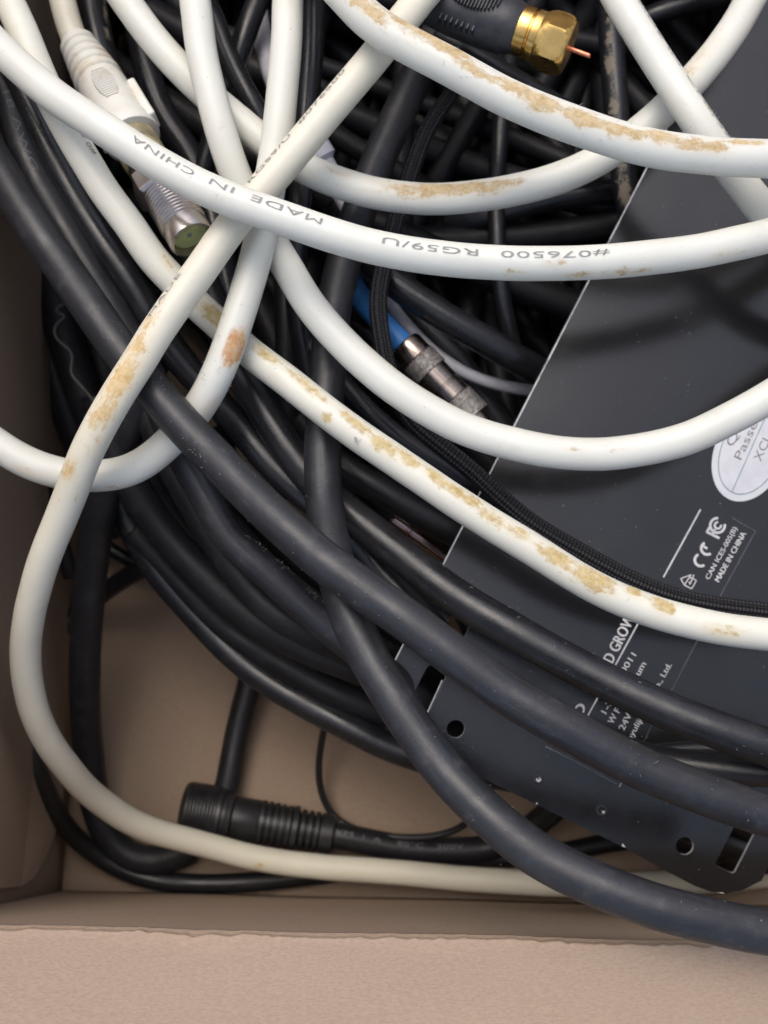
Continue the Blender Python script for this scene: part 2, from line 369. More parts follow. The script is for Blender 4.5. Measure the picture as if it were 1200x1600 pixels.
w2 = white('yellowed white cable running down the left side and along the front wall', [(790, -140, -14), (720, -70, -4), (655, 0, 1), (595, 76, 2.6), (517, 170, 2), (428, 277, 1.5), (355, 362, 1), (325, 405, 1), (248, 515, 1), (208, 577, 1), (170, 640, 0), (128, 726, -5), (100, 797, -11), (61, 898, -20), (40, 1013, -32), (46, 1083, -40), (67, 1145, -48), (100, 1193, -57), (136, 1235, -67), (220, 1291, -82), (327, 1322, -92), (400, 1341, -95), (500, 1354, -97), (600, 1362, -98), (800, 1378, -99), (1000, 1381, -99), (1200, 1368, -99), (1350, 1345, -99)],
           mat=MWC, dirt=[(192, 592, 46, 15, .85), (212, 548, 42, 12, .7), (168, 640, 42, 13, .68), (235, 500, 34, 9, .6), (180, 620, 90, 16, .4), (120, 745, 60, 14, .3), (108, 735, 20, 8, .8), (150, 690, 40, 10, .45), (88, 770, 22, 8, .45), (404, 1352, 8, 5, .75)], seed=2)
print_on(w2, 'RG59/U  #076500', (400, 300), (545, 120), 9, 23, z=2); print_on(w2, 'MADE', (232, 500), (275, 430), 9, 23, z=2)
w3 = white('white cable hanging in a loop that dips under the thick black cable', [(462, -120, -16), (450, 0, -6), (446, 80, -4), (438, 167, -4), (428, 250, -5), (415, 330, -6), (398, 412, -6), (374, 490, -5.5), (345, 573, -7), (313, 635, -10.5), (265, 690, -14.5), (210, 733, -16), (150, 745, -17), (92, 740, -17), (33, 718, -16), (-10, 690, -16), (-60, 650, -18), (-120, 580, -24)], mat=MWO,
           dirt=[(368, 543, 22, 10, 1.25), (330, 630, 20, 6, .5), (40, 735, 25, 6, .5), (255, 700, 18, 9, .3), (170, 764, 40, 5, .4)], seed=3)
w4 = white('white cable hanging in a shallow arc behind the golden plug', [(120, -110, -16), (195, 0, -11), (245, 67, -11), (285, 112, -11.5), (325, 150, -12), (375, 190, -12), (402, 213, -12), (475, 263, -11.5), (540, 290, -12), (600, 305, -12), (683, 311, -12), (800, 298, -11), (908, 265, -9.5), (980, 222, -8), (1043, 165, -6), (1087, 120, -5), (1135, 62, -6), (1172, 0, -8), (1215, -80, -14)],
           dirt=[(700, 293, 80, 8, .95), (650, 298, 50, 9, .7), (770, 293, 40, 8, .75), (530, 270, 20, 5, .5), (1085, 100, 60, 12, .42), (880, 255, 40, 5, .35)], seed=4)
w5 = white('clean white cable looping over the blue sleeved metal plug', [(290, -110, -14), (305, 0, -6), (318, 100, -5), (343, 200, -6), (367, 270, -9), (405, 345, -12.5), (445, 412, -11), (492, 487, -9), (560, 560, -8.5), (648, 628, -8), (730, 672, -8), (800, 694, -8), (870, 707, -8), (933, 710, -8), (1067, 688, -6.5), (1133, 658, -5), (1200, 622, -3), (1300, 555, 0), (1390, 470, -10)],
           dirt=[(900, 703, 25, 3, .5), (345, 190, 10, 10, .3), (980, 700, 30, 3, .4)], seed=5)
w6 = white('topmost white cable with brown dirt along its upper edge', [(440, -130, -8), (500, -50, 4), (545, 0, 9), (595, 44, 11), (668, 85, 12), (748, 130, 12), (797, 156, 12), (898, 195, 12), (1000, 226, 12), (1100, 243, 11.5), (1200, 249, 11), (1300, 246, 6), (1400, 230, -14)], d=6.6,
           dirt=[(575, 12, 40, 9, .95), (640, 38, 45, 9, .95), (700, 75, 40, 9, 1.), (745, 108, 40, 6, .85), (800, 135, 40, 8, .9), (850, 158, 36, 10, .95), (905, 182, 40, 9, .95), (960, 202, 45, 7, .95), (1040, 215, 28, 9, .8), (1095, 225, 40, 8, .85), (1170, 223, 45, 5, .8), (640, 55, 60, 12, .45)], seed=6)
w7 = white('white cable slanting down the upper right corner behind the dirtiest cable', [(900, -130, -16), (935, -60, -4), (968, 0, 1), (1013, 73, 2), (1070, 160, 3), (1107, 216, 2), (1160, 288, -3), (1205, 345, -6), (1260, 420, -10), (1330, 520, -22)],
           dirt=[(1113, 165, 12, 5, .9), (1060, 170, 30, 10, .3)], seed=7)
print_on(w7, 'MADE IN CHINA', (985, -10), (1140, 230), 8, 24, z=2, mat=MINKF)
w8 = white('white cable with yellow grime crossing diagonally to the right edge', [(-30, -60, -6), (18, 10, -3), (45, 77, -2), (70, 135, -2), (130, 243, -4), (162, 297, -5), (208, 362, -6.5), (245, 412, -8), (273, 440, -9), (309, 477, -11), (345, 510, -13), (385, 546, -13), (455, 600, -11), (522, 653, -9), (633, 731, -8), (735, 799, -8), (800, 838, -8.5), (930, 918, -9.5), (1000, 948, -10), (1100, 977, -10.5), (1200, 992, -11), (1300, 995, -12), (1400, 985, -20)], d=6.0, mat=MWY,
           dirt=[(420, 555, 26, 8, .85), (480, 600, 36, 6, .9), (500, 620, 26, 5, .7), (510, 652, 8, 5, .8), (555, 660, 40, 7, .75), (600, 692, 30, 9, .85), (640, 715, 30, 8, .8), (680, 745, 26, 8, .85), (720, 770, 36, 7, .9), (770, 808, 26, 8, .8), (810, 835, 22, 8, .75), (870, 868, 34, 9, .9), (930, 905, 36, 12, .95), (990, 925, 20, 10, .7), (1035, 945, 16, 9, 1.05), (1130, 985, 30, 9, .65), (260, 410, 20, 8, .55), (325, 490, 26, 9, .9), (430, 590, 20, 6, .4)], seed=8)
print_on(w8, '#0 / 6 5 9 R', (128, 262), (76, 168), 9, -17, z=-3)
sp = link('dark_spot', [P(556+4*math.cos(k*.7854)*.7+1.2*math.sin(k*.7854), 687+5*math.sin(k*.7854), -4.97) for k in range(8)], [list(range(7, -1, -1))], MINK, w8.o)
# ------------------------------------------------------------------ black cables
BG_ = 'black cables'
def black(label, pts, d=6.8, mat=MBD, dirt=(), seed=0, group=BG_, name='black_cable', **k):
    return cable(name, pts, d, mat, label, 'cable', group, dirt=dirt, seed=seed, wob=.02, **k)
b1 = black('thickest black cable running diagonally from the left edge to the lower right', [(-130, 20, -22), (-25, 225, -12), (38, 330, -9), (95, 414, -8), (177, 532, -7), (225, 595, -6.5), (300, 678, -6), (372, 753, -4), (445, 823, -1), (522, 888, 1), (621, 958, 3), (707, 1022, 4), (790, 1082, 4), (880, 1135, 4), (970, 1185, 3), (1064, 1226, 2), (1200, 1274, 0), (1320, 1305, -4)], d=7.3, mat=MBM, seed=11)
b3 = black('black cable dropping from the top and curling out over the box flap', [(760, -90, -34), (700, 20, -30), (653, 113, -26), (590, 255, -24), (548, 370, -23), (530, 433, -22), (519, 500, -20), (512, 583, -18), (505, 683, -17.5), (507, 783, -15), (522, 880, -8.5), (545, 962, -5), (577, 1030, -3), (612, 1088, -1), (660, 1160, 1), (712, 1225, 3), (767, 1278, 5), (835, 1332, 7), (910, 1373, 9), (995, 1407, 10), (1085, 1434, 10), (1200, 1456, 9), (1320, 1470, 8)], d=7.2, mat=MBM, seed=12)
b4 = black('glossy black cable lying across the black metal panel', [(-40, -20, -20), (10, 90, -16), (50, 175, -15), (90, 255, -15), (140, 345, -16), (192, 418, -17), (228, 480, -19), (290, 560, -21), (340, 610, -22), (387, 595, -24)][:0]+[(300, 400, -24), (345, 510, -24), (383, 590, -24), (417, 647, -24), (450, 700, -24), (490, 752, -24), (545, 803, -23), (625, 865, -20), (710, 930, -17), (800, 984, -15), (920, 1050, -14), (1050, 1112, -12), (1190, 1165, -11), (1320, 1205, -14)], d=7.0, mat=MBG, seed=13)
b5 = black('black cable squeezed between the grimy white cable and the thick black one', [(-40, -20, -20), (10, 90, -16), (50, 175, -15), (90, 255, -15), (140, 345, -16), (190, 420, -17), (225, 477, -19), (267, 547, -23), (300, 585, -25), (360, 650, -27), (393, 690, -27), (437, 740, -27), (490, 785, -28), (550, 835, -30), (590, 885, -30), (650, 950, -30), (700, 1010, -40)], d=5.9, mat=MBG, seed=14)
b6 = black('black cable printed 18 AWG beside the left edge', [(-60, 20, -24), (-15, 95, -18), (18, 175, -16), (52, 265, -16), (95, 345, -16), (140, 425, -17), (185, 500, -19), (235, 590, -22), (275, 690, -24), (317, 768, -26), (359, 840, -27), (413, 890, -28), (472, 946, -29), (526, 990, -30), (600, 1050, -33), (680, 1120, -48)], d=6.6, mat=MBM, seed=15,
           dirt=[(415, 838, 30, 4, .62), (455, 872, 30, 4, .6), (495, 915, 26, 5, .62), (380, 812, 20, 3, .4)])
print_on(b6, '18 AWG', (12, 160), (54, 284), 10, 3, MINKD, z=-16)
b7 = black('black cable diving under the panel edge behind the blue sleeved plug', [(520, 330, -38), (570, 395, -34), (612, 437, -33), (690, 492, -34), (797, 555, -38), (860, 592, -44), (950, 650, -52)], d=6.4, mat=MBG, seed=16)
b8 = black('thin glossy black cable tucked beneath the braided cord', [(470, 520, -34), (540, 605, -32), (600, 665, -33), (655, 706, -34), (715, 745, -37), (780, 785, -42), (860, 850, -50)], d=4.6, mat=MBG, seed=17)
b9 = black('black cable in the dark below the grimy white cable', [(470, 660, -48), (540, 732, -42), (600, 768, -42), (680, 815, -44), (770, 862, -48), (860, 920, -56)], d=6.4, seed=18)
br = cable('braided_cord', [(735, 60, -34), (720, 105, -32), (705, 147, -30), (673, 193, -28), (643, 267, -27), (617, 350, -27), (598, 420, -26), (590, 470, -25), (596, 533, -23), (612, 600, -21), (645, 660, -21), (700, 706, -22), (750, 748, -24), (813, 805, -26), (893, 855, -28), (1000, 912, -30.5), (1067, 936, -32), (1200, 956, -33), (1320, 965, -35)], 3.7, MBR, 'black braided nylon cord curving down beside the grimy white cable', 'cord', seed=19, step=.0006)
DK = 'black cables curving down to the box floor'
l1 = black('outermost black cable in the bundle curving above the bare box floor', [(150, 620, -52), (165, 720, -56), (192, 795, -60), (242, 886, -62), (305, 960, -64), (380, 1036, -64), (472, 1096, -62), (555, 1142, -60), (617, 1170, -60), (700, 1196, -60), (800, 1215, -62), (950, 1230, -66)], d=6.6, mat=MBG, seed=21, group=DK)
l2 = black('second cable from the floor in the curved black bundle', [(160, 640, -36), (190, 725, -40), (222, 783, -43), (276, 854, -45), (347, 925, -46), (430, 987, -46), (513, 1025, -46), (590, 1052, -48), (700, 1090, -56)], d=7.3, mat=MBF, seed=22, group=DK)
l4 = black('black cable nested between the two lowest cables of the curved bundle', [(210, 830, -60), (290, 920, -62), (380, 1000, -62), (472, 1054, -60), (555, 1096, -60), (620, 1120, -62), (720, 1150, -68)], d=6.4, mat=MBF, seed=23, group=DK)
l5 = black('inner black cable of the curved bundle below the thick diagonal one', [(230, 640, -34), (262, 710, -35), (288, 762, -36), (326, 825, -37), (380, 905, -38), (438, 962, -38), (513, 1000, -40), (600, 1050, -46)], d=6.6, mat=MBF, seed=24, group=DK)
v1 = black('upright black cable standing against the left corner of the box', [(250, 520, -30), (222, 610, -32), (195, 680, -38), (172, 740, -46), (155, 800, -54), (142, 900, -66), (134, 1000, -76), (133, 1100, -86), (141, 1200, -96), (153, 1270, -102), (180, 1320, -105), (225, 1345, -106), (300, 1325, -106)], d=7.6, mat=MBM, seed=25)
t1 = black('thin black cable looping round the left corner along the front wall', [(300, 850, -84), (255, 875, -86), (220, 890, -88), (187, 908, -92), (150, 935, -98), (93, 985, -100), (67, 1035, -92), (50, 1100, -79), (50, 1170, -77), (63, 1217, -81), (93, 1277, -92), (133, 1323, -102), (187, 1357, -106), (250, 1376, -107), (317, 1381, -107), (400, 1377, -107), (470, 1370, -107), (600, 1352, -106.5), (750, 1340, -106), (850, 1336, -106), (950, 1318, -106), (1060, 1305, -105)], d=4.9, seed=26)
t3 = black('short thin black cable crossing the floor near the left corner', [(130, 815, -96), (175, 860, -98), (207, 877, -98), (260, 905, -98)], d=3.6, seed=27)
v2 = black('black lead running up from the round connector on the box floor', [(400, 1000, -100), (393, 1050, -101), (374, 1130, -103), (355, 1225, -104), (335, 1300, -105.5)], d=6.4, seed=28)
t2 = black('hair thin black cord looping over the bare floor beside the connector', [(520, 1090, -90), (506, 1140, -96), (498, 1200, -102), (504, 1245, -105), (524, 1278, -106), (560, 1297, -104), (620, 1308, -102), (680, 1306, -102), (722, 1292, -103), (745, 1270, -106)], d=1.8, seed=29, n=14)
vl = black('slim black cable hanging against the left box wall', [(-5, 60, -70), (10, 200, -66), (20, 330, -64), (25, 400, -64), (27, 480, -65), (31, 560, -66), (36, 640, -68), (50, 705, -70), (80, 790, -76), (110, 900, -86)], d=3.8, seed=30)
UG = 'black cables lying under the curved bundle'
for i, pts in enumerate(([(215, 690, -64), (265, 800, -66), (340, 900, -67), (450, 985, -66), (570, 1050, -66), (690, 1110, -68)], [(260, 640, -56), (320, 760, -58), (400, 860, -58), (510, 950, -58), (620, 1015, -60), (720, 1060, -62)], [(320, 680, -52), (400, 790, -54), (490, 880, -54), (600, 960, -55), (700, 1030, -60)], [(180, 690, -72), (235, 820, -76), (320, 930, -77), (430, 1020, -76), (560, 1085, -75), (700, 1130, -76)])):
    black('black cable lying underneath the curved bundle above the box floor', pts, d=8, mat=MBF, seed=200+i, group=UG)
UL = 'black cables in the dark along the left wall'
for i, pts in enumerate(([(20, 230, -52), (55, 340, -56), (88, 480, -60), (125, 600, -62), (165, 700, -66), (200, 790, -72)], [(-10, 240, -60), (40, 380, -66), (70, 520, -70), (105, 640, -74), (150, 740, -80), (200, 830, -86)], [(60, 280, -60), (115, 430, -66), (160, 560, -68), (200, 670, -72), (250, 780, -76)])):
    black('black cable in the dark along the left box wall', pts, d=8.5, mat=MBF, seed=210+i, group=UL)
TG = 'black cables in the upper part of the tangle'
black('bluish black cable beside the white boot with brown dust on one side', [(125, -90, -34), (143, 0, -32), (153, 60, -32), (185, 150, -34), (235, 260, -38), (300, 420, -46)], d=6.6, mat=MBG, seed=31, group=TG, dirt=[(166, 20, 30, 5, .75), (168, 50, 25, 5, .7), (163, 5, 20, 4, .6)])
black('black cable passing behind the leftmost hanging white cables', [(305, -40, -24), (335, 33, -22), (350, 75, -22), (370, 118, -23), (396, 165, -24), (430, 225, -27), (480, 320, -32)], d=4.6, mat=MBG, seed=32, group=TG)
black('black cable leaning left into the wedge between two white cables', [(430, -60, -32), (402, 5, -30), (385, 50, -30), (366, 110, -32), (340, 190, -36), (310, 290, -40)], d=5.0, mat=MBG, seed=33, group=TG)
black('blue grey cable hanging straight down beside the crossing of white cables', [(497, -60, -24), (492, 0, -22), (487, 100, -22), (478, 195, -23), (468, 330, -25), (462, 420, -28), (470, 520, -32), (500, 640, -38)], d=4.9, mat=MBG, seed=34, group=TG)
black('dusty brown stained black cable hanging behind the upper right white cables', [(945, -60, -34), (953, 20, -32), (958, 100, -31), (966, 200, -32), (976, 280, -34), (985, 340, -38), (990, 420, -46)], d=5.6, mat=MBG, seed=35, group=TG,
      dirt=[(950, 60, 24, 6, .7), (953, 100, 24, 7, .85), (956, 140, 20, 5, .6), (958, 165, 18, 7, .8), (970, 260, 18, 8, .75), (977, 300, 26, 9, .85), (948, 30, 20, 4, .6)])
black('upright black cable in the dark gap below the golden plug', [(800, 60, -48), (783, 190, -44), (777, 267, -44), (775, 337, -44), (781, 440, -46), (798, 525, -50), (830, 640, -60)], d=4.0, mat=MBG, seed=36, group=TG)
black('black cable curving sideways in the dark beside the panel edge', [(700, 350, -52), (760, 338, -47), (820, 320, -45), (920, 303, -45), (1010, 300, -50)], d=5.4, mat=MBG, seed=37, group=TG)
black('black cable slanting in the dark behind the upper right arc', [(960, 60, -52), (1025, 22, -46), (1100, 2, -46), (1200, -30, -52)], d=5.0, mat=MBG, seed=38, group=TG)
black('black cable below the golden plug half hidden by the dirtiest white cable', [(690, 60, -22), (740, 95, -20), (800, 130, -22), (880, 180, -28), (960, 240, -40)], d=6.4, mat=MBD, seed=39, group=TG)
black('black cable showing between the steep white cables above the grimy one', [(215, 40, -42), (232, 120, -40), (262, 190, -40), (290, 230, -40), (325, 310, -40), (350, 420, -40), (372, 520, -42), (420, 640, -46)], d=6.0, mat=MBG, seed=40, group=TG)
for i in range(4):      # two lying on the panel by the right edge, two more below
    black(['black cable emerging between two thick ones by the right edge', 'thin black cable under the glossy one by the right edge', 'black cable low in the gap left of the panel', 'black cable deep below the printed white cable'][i],
          [[(860, 1122, -24), (940, 1158, -23), (1010, 1184, -22), (1080, 1197, -20), (1200, 1206, -18), (1320, 1210, -20)], [(900, 1160, -30), (1000, 1178, -28), (1080, 1172, -27), (1200, 1180, -26), (1320, 1190, -26)],
           [(560, 500, -60), (650, 600, -58), (760, 720, -60), (880, 860, -66)], [(500, 370, -52), (620, 470, -52), (740, 600, -54), (840, 760, -60)]][i], d=[5.6, 3.6, 7, 6.6][i], mat=MBD, seed=50+i)
# the deep dark pile
FG = 'black cables deep in the dark of the pile'
def filler():
    rr = random.Random(21)
    for i in range(70):
        z = -48-rr.random()*50; x = rr.uniform(60, 1250); y = rr.uniform(-160, 480); a = R(rr.uniform(35, 125)) if rr.random() < .7 else R(rr.uniform(-25, 30))
        dx, dy = math.cos(a), math.sin(a); bend = rr.uniform(-.3, .3); pts = []
        for t in (-900, -600, -300, 0, 300, 600, 900):
            px, py = x+dx*t-dy*bend*t*t/900, y+dy*t+dx*bend*t*t/900
            if py > 640 and px < 330+(py-640)*.75: break
            if py > 1150 or px > 1330 and t > 0: break
            if px < -40 or px > 1330 or py < -420: continue
            pts.append((px, py, z+rr.uniform(-5, 5)))
        if len(pts) < 3: continue
        mx, my = pts[len(pts)//2][:2]; wh = ('left' if mx < 450 else 'middle' if mx < 800 else 'right'); fl_ = 'slanting' if .5 < abs(dy)/(abs(dx)+.01) < 3 else ('upright' if abs(dy) > abs(dx) else 'level')
        black('shade-darkened black cable running %s deep in the dark %s of the pile' % (fl_, wh), pts, d=rr.uniform(4.5, 7), mat=MBF, seed=100+i, group=FG, step=.002, n=16)
    for k in range(19):
        o_ = -520+k*76; z = -99+(k % 3)*3; pts = []
        for t in range(-6, 16):
            px, py = 330+o_+t*75, -150+t*90+40*math.sin(k+t*.3)
            if py > 560 and px < 330+(py-560)*.85 or px < -30 or px > 1340 or py > 1120: continue
            pts.append((px, py, z))
        if len(pts) >= 4: black('shade-darkened black cable in the lowest layer of the pile', pts, d=9, mat=MBF, seed=300+k, group='black cables in the lowest layer', step=.003, n=12)
    for k, pts in enumerate(([(300, 300, -62), (400, 470, -60), (460, 600, -60), (510, 720, -62)], [(330, 260, -66), (440, 450, -66), (520, 580, -66), (600, 700, -68)])):
        black('black cable in the dark behind the crossing white cables', pts, d=8, mat=MBF, seed=330+k, group='black cables behind the crossing')
    for k, pts in enumerate(([(960, 1180, -70), (1060, 1215, -70), (1140, 1290, -72), (1190, 1400, -76), (1210, 1500, -80)][:3]+[(1230, 1300, -74), (1330, 1290, -76)], [(1000, 1400, -90), (1080, 1345, -84), (1160, 1310, -80), (1260, 1290, -78)][1:]+[(1340, 1290, -78)], [(900, 1200, -80), (1000, 1270, -84), (1100, 1330, -86), (1200, 1345, -88), (1320, 1330, -88)], [(1060, 1285, -62), (1150, 1322, -62), (1240, 1352, -62)], [(1090, 1240, -60), (1160, 1288, -60), (1250, 1318, -62)])):
        black('black cable seen through the slot in the panel corner', pts, d=6.4, mat=MBD, seed=190+k, group='black cables under the panel corner')
filler()
# ------------------------------------------------------------------ white moulded plug with corroded ring and threaded barrel
def white_plug():
    p0, p1 = P(118, 64, -24), P(300, 374, -6)
    L = (p1-p0).length*1000; X, Y, Z = axis_frame(p0, p1)
    t = thing('coax_plug', 'white moulded plug on a white cable with corroded ring and threaded silver barrel', 'plug', p0)
    c = cable('cable', [(75, -120, -26), (88, -50, -24), (98, 0, -22), (114, 56, -23.5), (130, 92, -22.5)], 5.6, MWC, parent=t, seed=60)
    k = L/359.  # mm per photo px along the axis
    prof = [(0, 2.9), (2*k, 3.2)]
    for i in range(5):
        x = (7+i*16)*k; r = 3.5+i*.30
        prof += [(x, r), (x+2.5*k, r+.42), (x+10*k, r+.48), (x+12.5*k, r+.02)]
    prof += [(92*k, 5.1), (110*k, 5.2), (158*k, 5.3), (168*k, 5.45), (172*k, 5.75), (186*k, 5.8), (189*k, 5.6), (190*k, 4.4)]
    lathe('strain_relief', p0, p1, prof, MBOOT, t)
    pad = []
    for i in range(14):
        u = (i-6.5)/7.2; wd = 4.2*math.sqrt(max(0, 1-u*u*.8)); x = (96+i*3.6)*k
        aa = R(84); dr = Y*math.cos(aa)+Z*math.sin(aa); tn = X.cross(dr).normalized()
        pad.append((p0+X*(x*.001)+dr*.0051, X, tn, dr, 2.0*k*.001, wd*.001, .0008))
    boxes('grip_ribs', pad, MBOOT, t)
    bevel(boxes('side_wing', [(p0+X*(150*k*.001)+Y*sg*.0054+Z*.0008, X, Y, Z, 66*k*.001, .0018, .0044) for sg in (-1, 1)], MBOOT, t), .0005, 3)
    lathe('corroded_ring', p0, p1, [(184*k, 3.8), (192*k, 4.5), (208*k, 4.6), (224*k, 4.55), (236*k, 4.3), (238*k, 3.9)], MCORR, t)
    lathe('sleeve', p0, p1, [(230*k, 4.0), (238*k, 4.4), (256*k, 4.45), (260*k, 4.1)], MNICK, t)
    bevel(lathe('hex_nut', p0, p1, [(254*k, 5.0), (258*k, 5.7), (282*k, 5.7), (286*k, 5.0)], MNICK, t, n=6, smooth=False, rot=.3), .00015)
    th = [(282*k, 4.3)]; x = 285
    while x < 338: th += [(x*k, 4.36), ((x+1.6)*k, 4.62), ((x+3.2)*k, 4.62), ((x+4.6)*k, 4.36)]; x += 4.9
    th += [(342*k, 4.42), (358*k, 4.42), (361*k, 4.2), (361.5*k, 3.75), (356*k, 3.6), (335*k, 3.6)]
    lathe('threaded_barrel', p0, p1, th, MNICK, t, n=56)
    lathe('dielectric', p0, p1, [(330*k, 3.58), (350*k, 3.58), (352*k, 3.0)], MDIEL, t)
    lathe('pin_hole', p0, p1, [(349*k, .55), (352.3*k, .55)], MINK, t, n=12)
white_plug()
# ------------------------------------------------------------------ golden plug
def gold_plug():
    za = -4; p0, p1 = P(640, -17, za-2), P(890, 76, za); X, Y, Z = axis_frame(p0, p1); L = (p1-p0).length*1000; k = L/267.
    t = thing('gold_coax_plug', 'golden hex coax plug with black boot and bare copper pin', 'plug', p0)
    cable('cable', [(430, -170, -16), (520, -85, -10), (590, -38, -7), (660, -9, -6)], 6.0, MBD, parent=t, seed=61)
    lathe('boot', p0, p1, [(0, 3.4), (8*k, 4.4), (40*k, 5.4), (80*k, 5.9), (130*k, 6.0), (165*k, 5.7), (178*k, 5.2), (186*k, 4.8), (187*k, 3)], MBBOOT, t, flat=.86)
    rib = []
    for i in range(17):
        u = (i-8)/8.6; wd = 7.4*math.sqrt(max(0, 1-u*u)); x = (64+i*5.2)*k
        rib.append((p0+X*(x*.001)+Z*.0054+Y*.0009, X, Y, Z, 2.3*k*.001, wd*.001, .0009))
    bevel(boxes('grip_rib', rib, MBBOOT, t), .0001)
    rib = [(p0+X*((70+i*9)*k*.001)-Y*.0049+Z*.0022, X, Y, Z, 4*k*.001, .0016, .0022) for i in range(7)]
    bevel(boxes('side_grip', rib, MBBOOT, t), .0002)
    lathe('crimp_ring', p0, p1, [(184*k, 4.4), (185*k, 4.75), (201*k, 4.8), (203*k, 4.5)], MGOLD, t, n=64)
    lathe('collar', p0, p1, [(201*k, 4.4), (205*k, 4.45), (207*k, 4.85), (222*k, 4.9), (226*k, 4.6)], MGOLD, t, n=64)
    # hexagon nut with turned chamfers: hexagon radius limited by a cone
    n = 96; V = []; F = []; hexr = 5.05
    xs = [215, 219, 224, 230, 240, 252, 258, 262, 265, 267]; cone = [4.6, 5.0, 5.35, 5.7, 6, 6, 5.7, 5.35, 5.0, 4.7]
    for x, cr in zip(xs, cone):
        for i in range(n):
            a = 2*math.pi*i/n; h = hexr/math.cos((a+.45) % (math.pi/3)-math.pi/6); r = min(h, cr)
            V.append(p0+X*(x*k*.001)+(Y*math.cos(a)+Z*math.sin(a))*(r*.001))
    for j in range(len(xs)-1):
        for i in range(n): F.append([j*n+i, j*n+(i+1) % n, (j+1)*n+(i+1) % n, (j+1)*n+i])
    F.append(list(range(n-1, -1, -1))); F.append([(len(xs)-1)*n+i for i in range(n)])
    sharp(link('hex_nut', V, F, MGOLD, t), 14)
    lathe('pin', p0, p1, [(250*k, .52), (299*k, .52), (301*k, .3)], MCOP, t, n=16)
gold_plug()
# ------------------------------------------------------------------ metal audio plug with blue sleeve
def audio_plug():
    p0, p1 = P(630, 537, -36), P(775, 690, -38); X, Y, Z = axis_frame(p0, p1); k = (p1-p0).length*1000/211.
    t = thing('metal_plug', 'shiny knurled metal plug on a blue sleeved cable', 'plug', p0)
    cable('blue_cable', [(520, 380, -70), (544, 428, -56), (562, 462, -43), (592, 498, -38), (622, 531, -36.5), (642, 550, -36)], 5.0, MBLUE, parent=t, seed=62)
    lathe('end_cap', p0, p1, [(0, 2.9), (2*k, 3.5), (7*k, 3.8), (32*k, 3.85), (34*k, 3.6)], MCHR, t)
    lathe('knurled_band', p0, p1, [((34+i*3.6)*k, 3.80) for i in range(9)], MKNURL, t, n=40, knurl=.36)
    lathe('barrel', p0, p1, [(62*k, 3.5), (64*k, 3.8), (92*k, 3.8), (93*k, 3.6), (96*k, 3.6), (97*k, 3.8), (118*k, 3.8), (120*k, 3.6)], MCHR, t)
    lathe('knurled_tip', p0, p1, [((120+i*3.6)*k, 3.74) for i in range(12)], MKNURL, t, n=40, knurl=.36)
    lathe('nose', p0, p1, [(160*k, 2.6), (211*k, 2.6)], MCHR, t)
audio_plug()
def small_plug():
    p0, p1 = P(612, 808, -50), P(712, 880, -54); t = thing('small_metal_plug', 'small coppery metal plug shaft glinting in the dark beside the panel edge', 'plug', p0)
    lathe('shaft', p0, p1, [(0, 1.2), (.6, 1.6), (4, 1.6), (4.3, 1.2), (5, 1.2), (5.3, 1.6), (18, 1.6)], plain('rose_nickel', (.72, .52, .45), .22, 1), t)
    cable('cable', [(700, 872, -53.5), (760, 915, -56), (840, 960, -62)], 3.8, MBD, parent=t, seed=63)
small_plug()
cable('thin_white_lead', [(560, 395, -44), (585, 430, -43), (610, 475, -42), (655, 528, -42), (716, 577, -43), (790, 604, -46), (870, 615, -52)], 2.7, MGREYW, 'thin greyish white lead curving behind the shiny metal plug', 'cable', seed=64)
def white_tip():
    p0, p1 = P(478, 215, -24), P(548, 335, -30); t = thing('white_plug_body', 'white plastic plug mostly hidden behind the crossing white cables', 'plug', p0)
    lathe('shell', p0, p1, [(0, 3.2), (1, 3.8), (5.2, 3.9), (6.2, 2.9), (11, 2.6), (12, 1.6), (17, 1.5)], plain('dull_white_plastic', (.60, .60, .64), .4, 0, .08), t, n=36)
    cable('cable', [(488, 235, -25), (455, 180, -28), (420, 100, -36), (400, 0, -44)], 4.4, MGREYW, parent=t, seed=65)
white_tip()
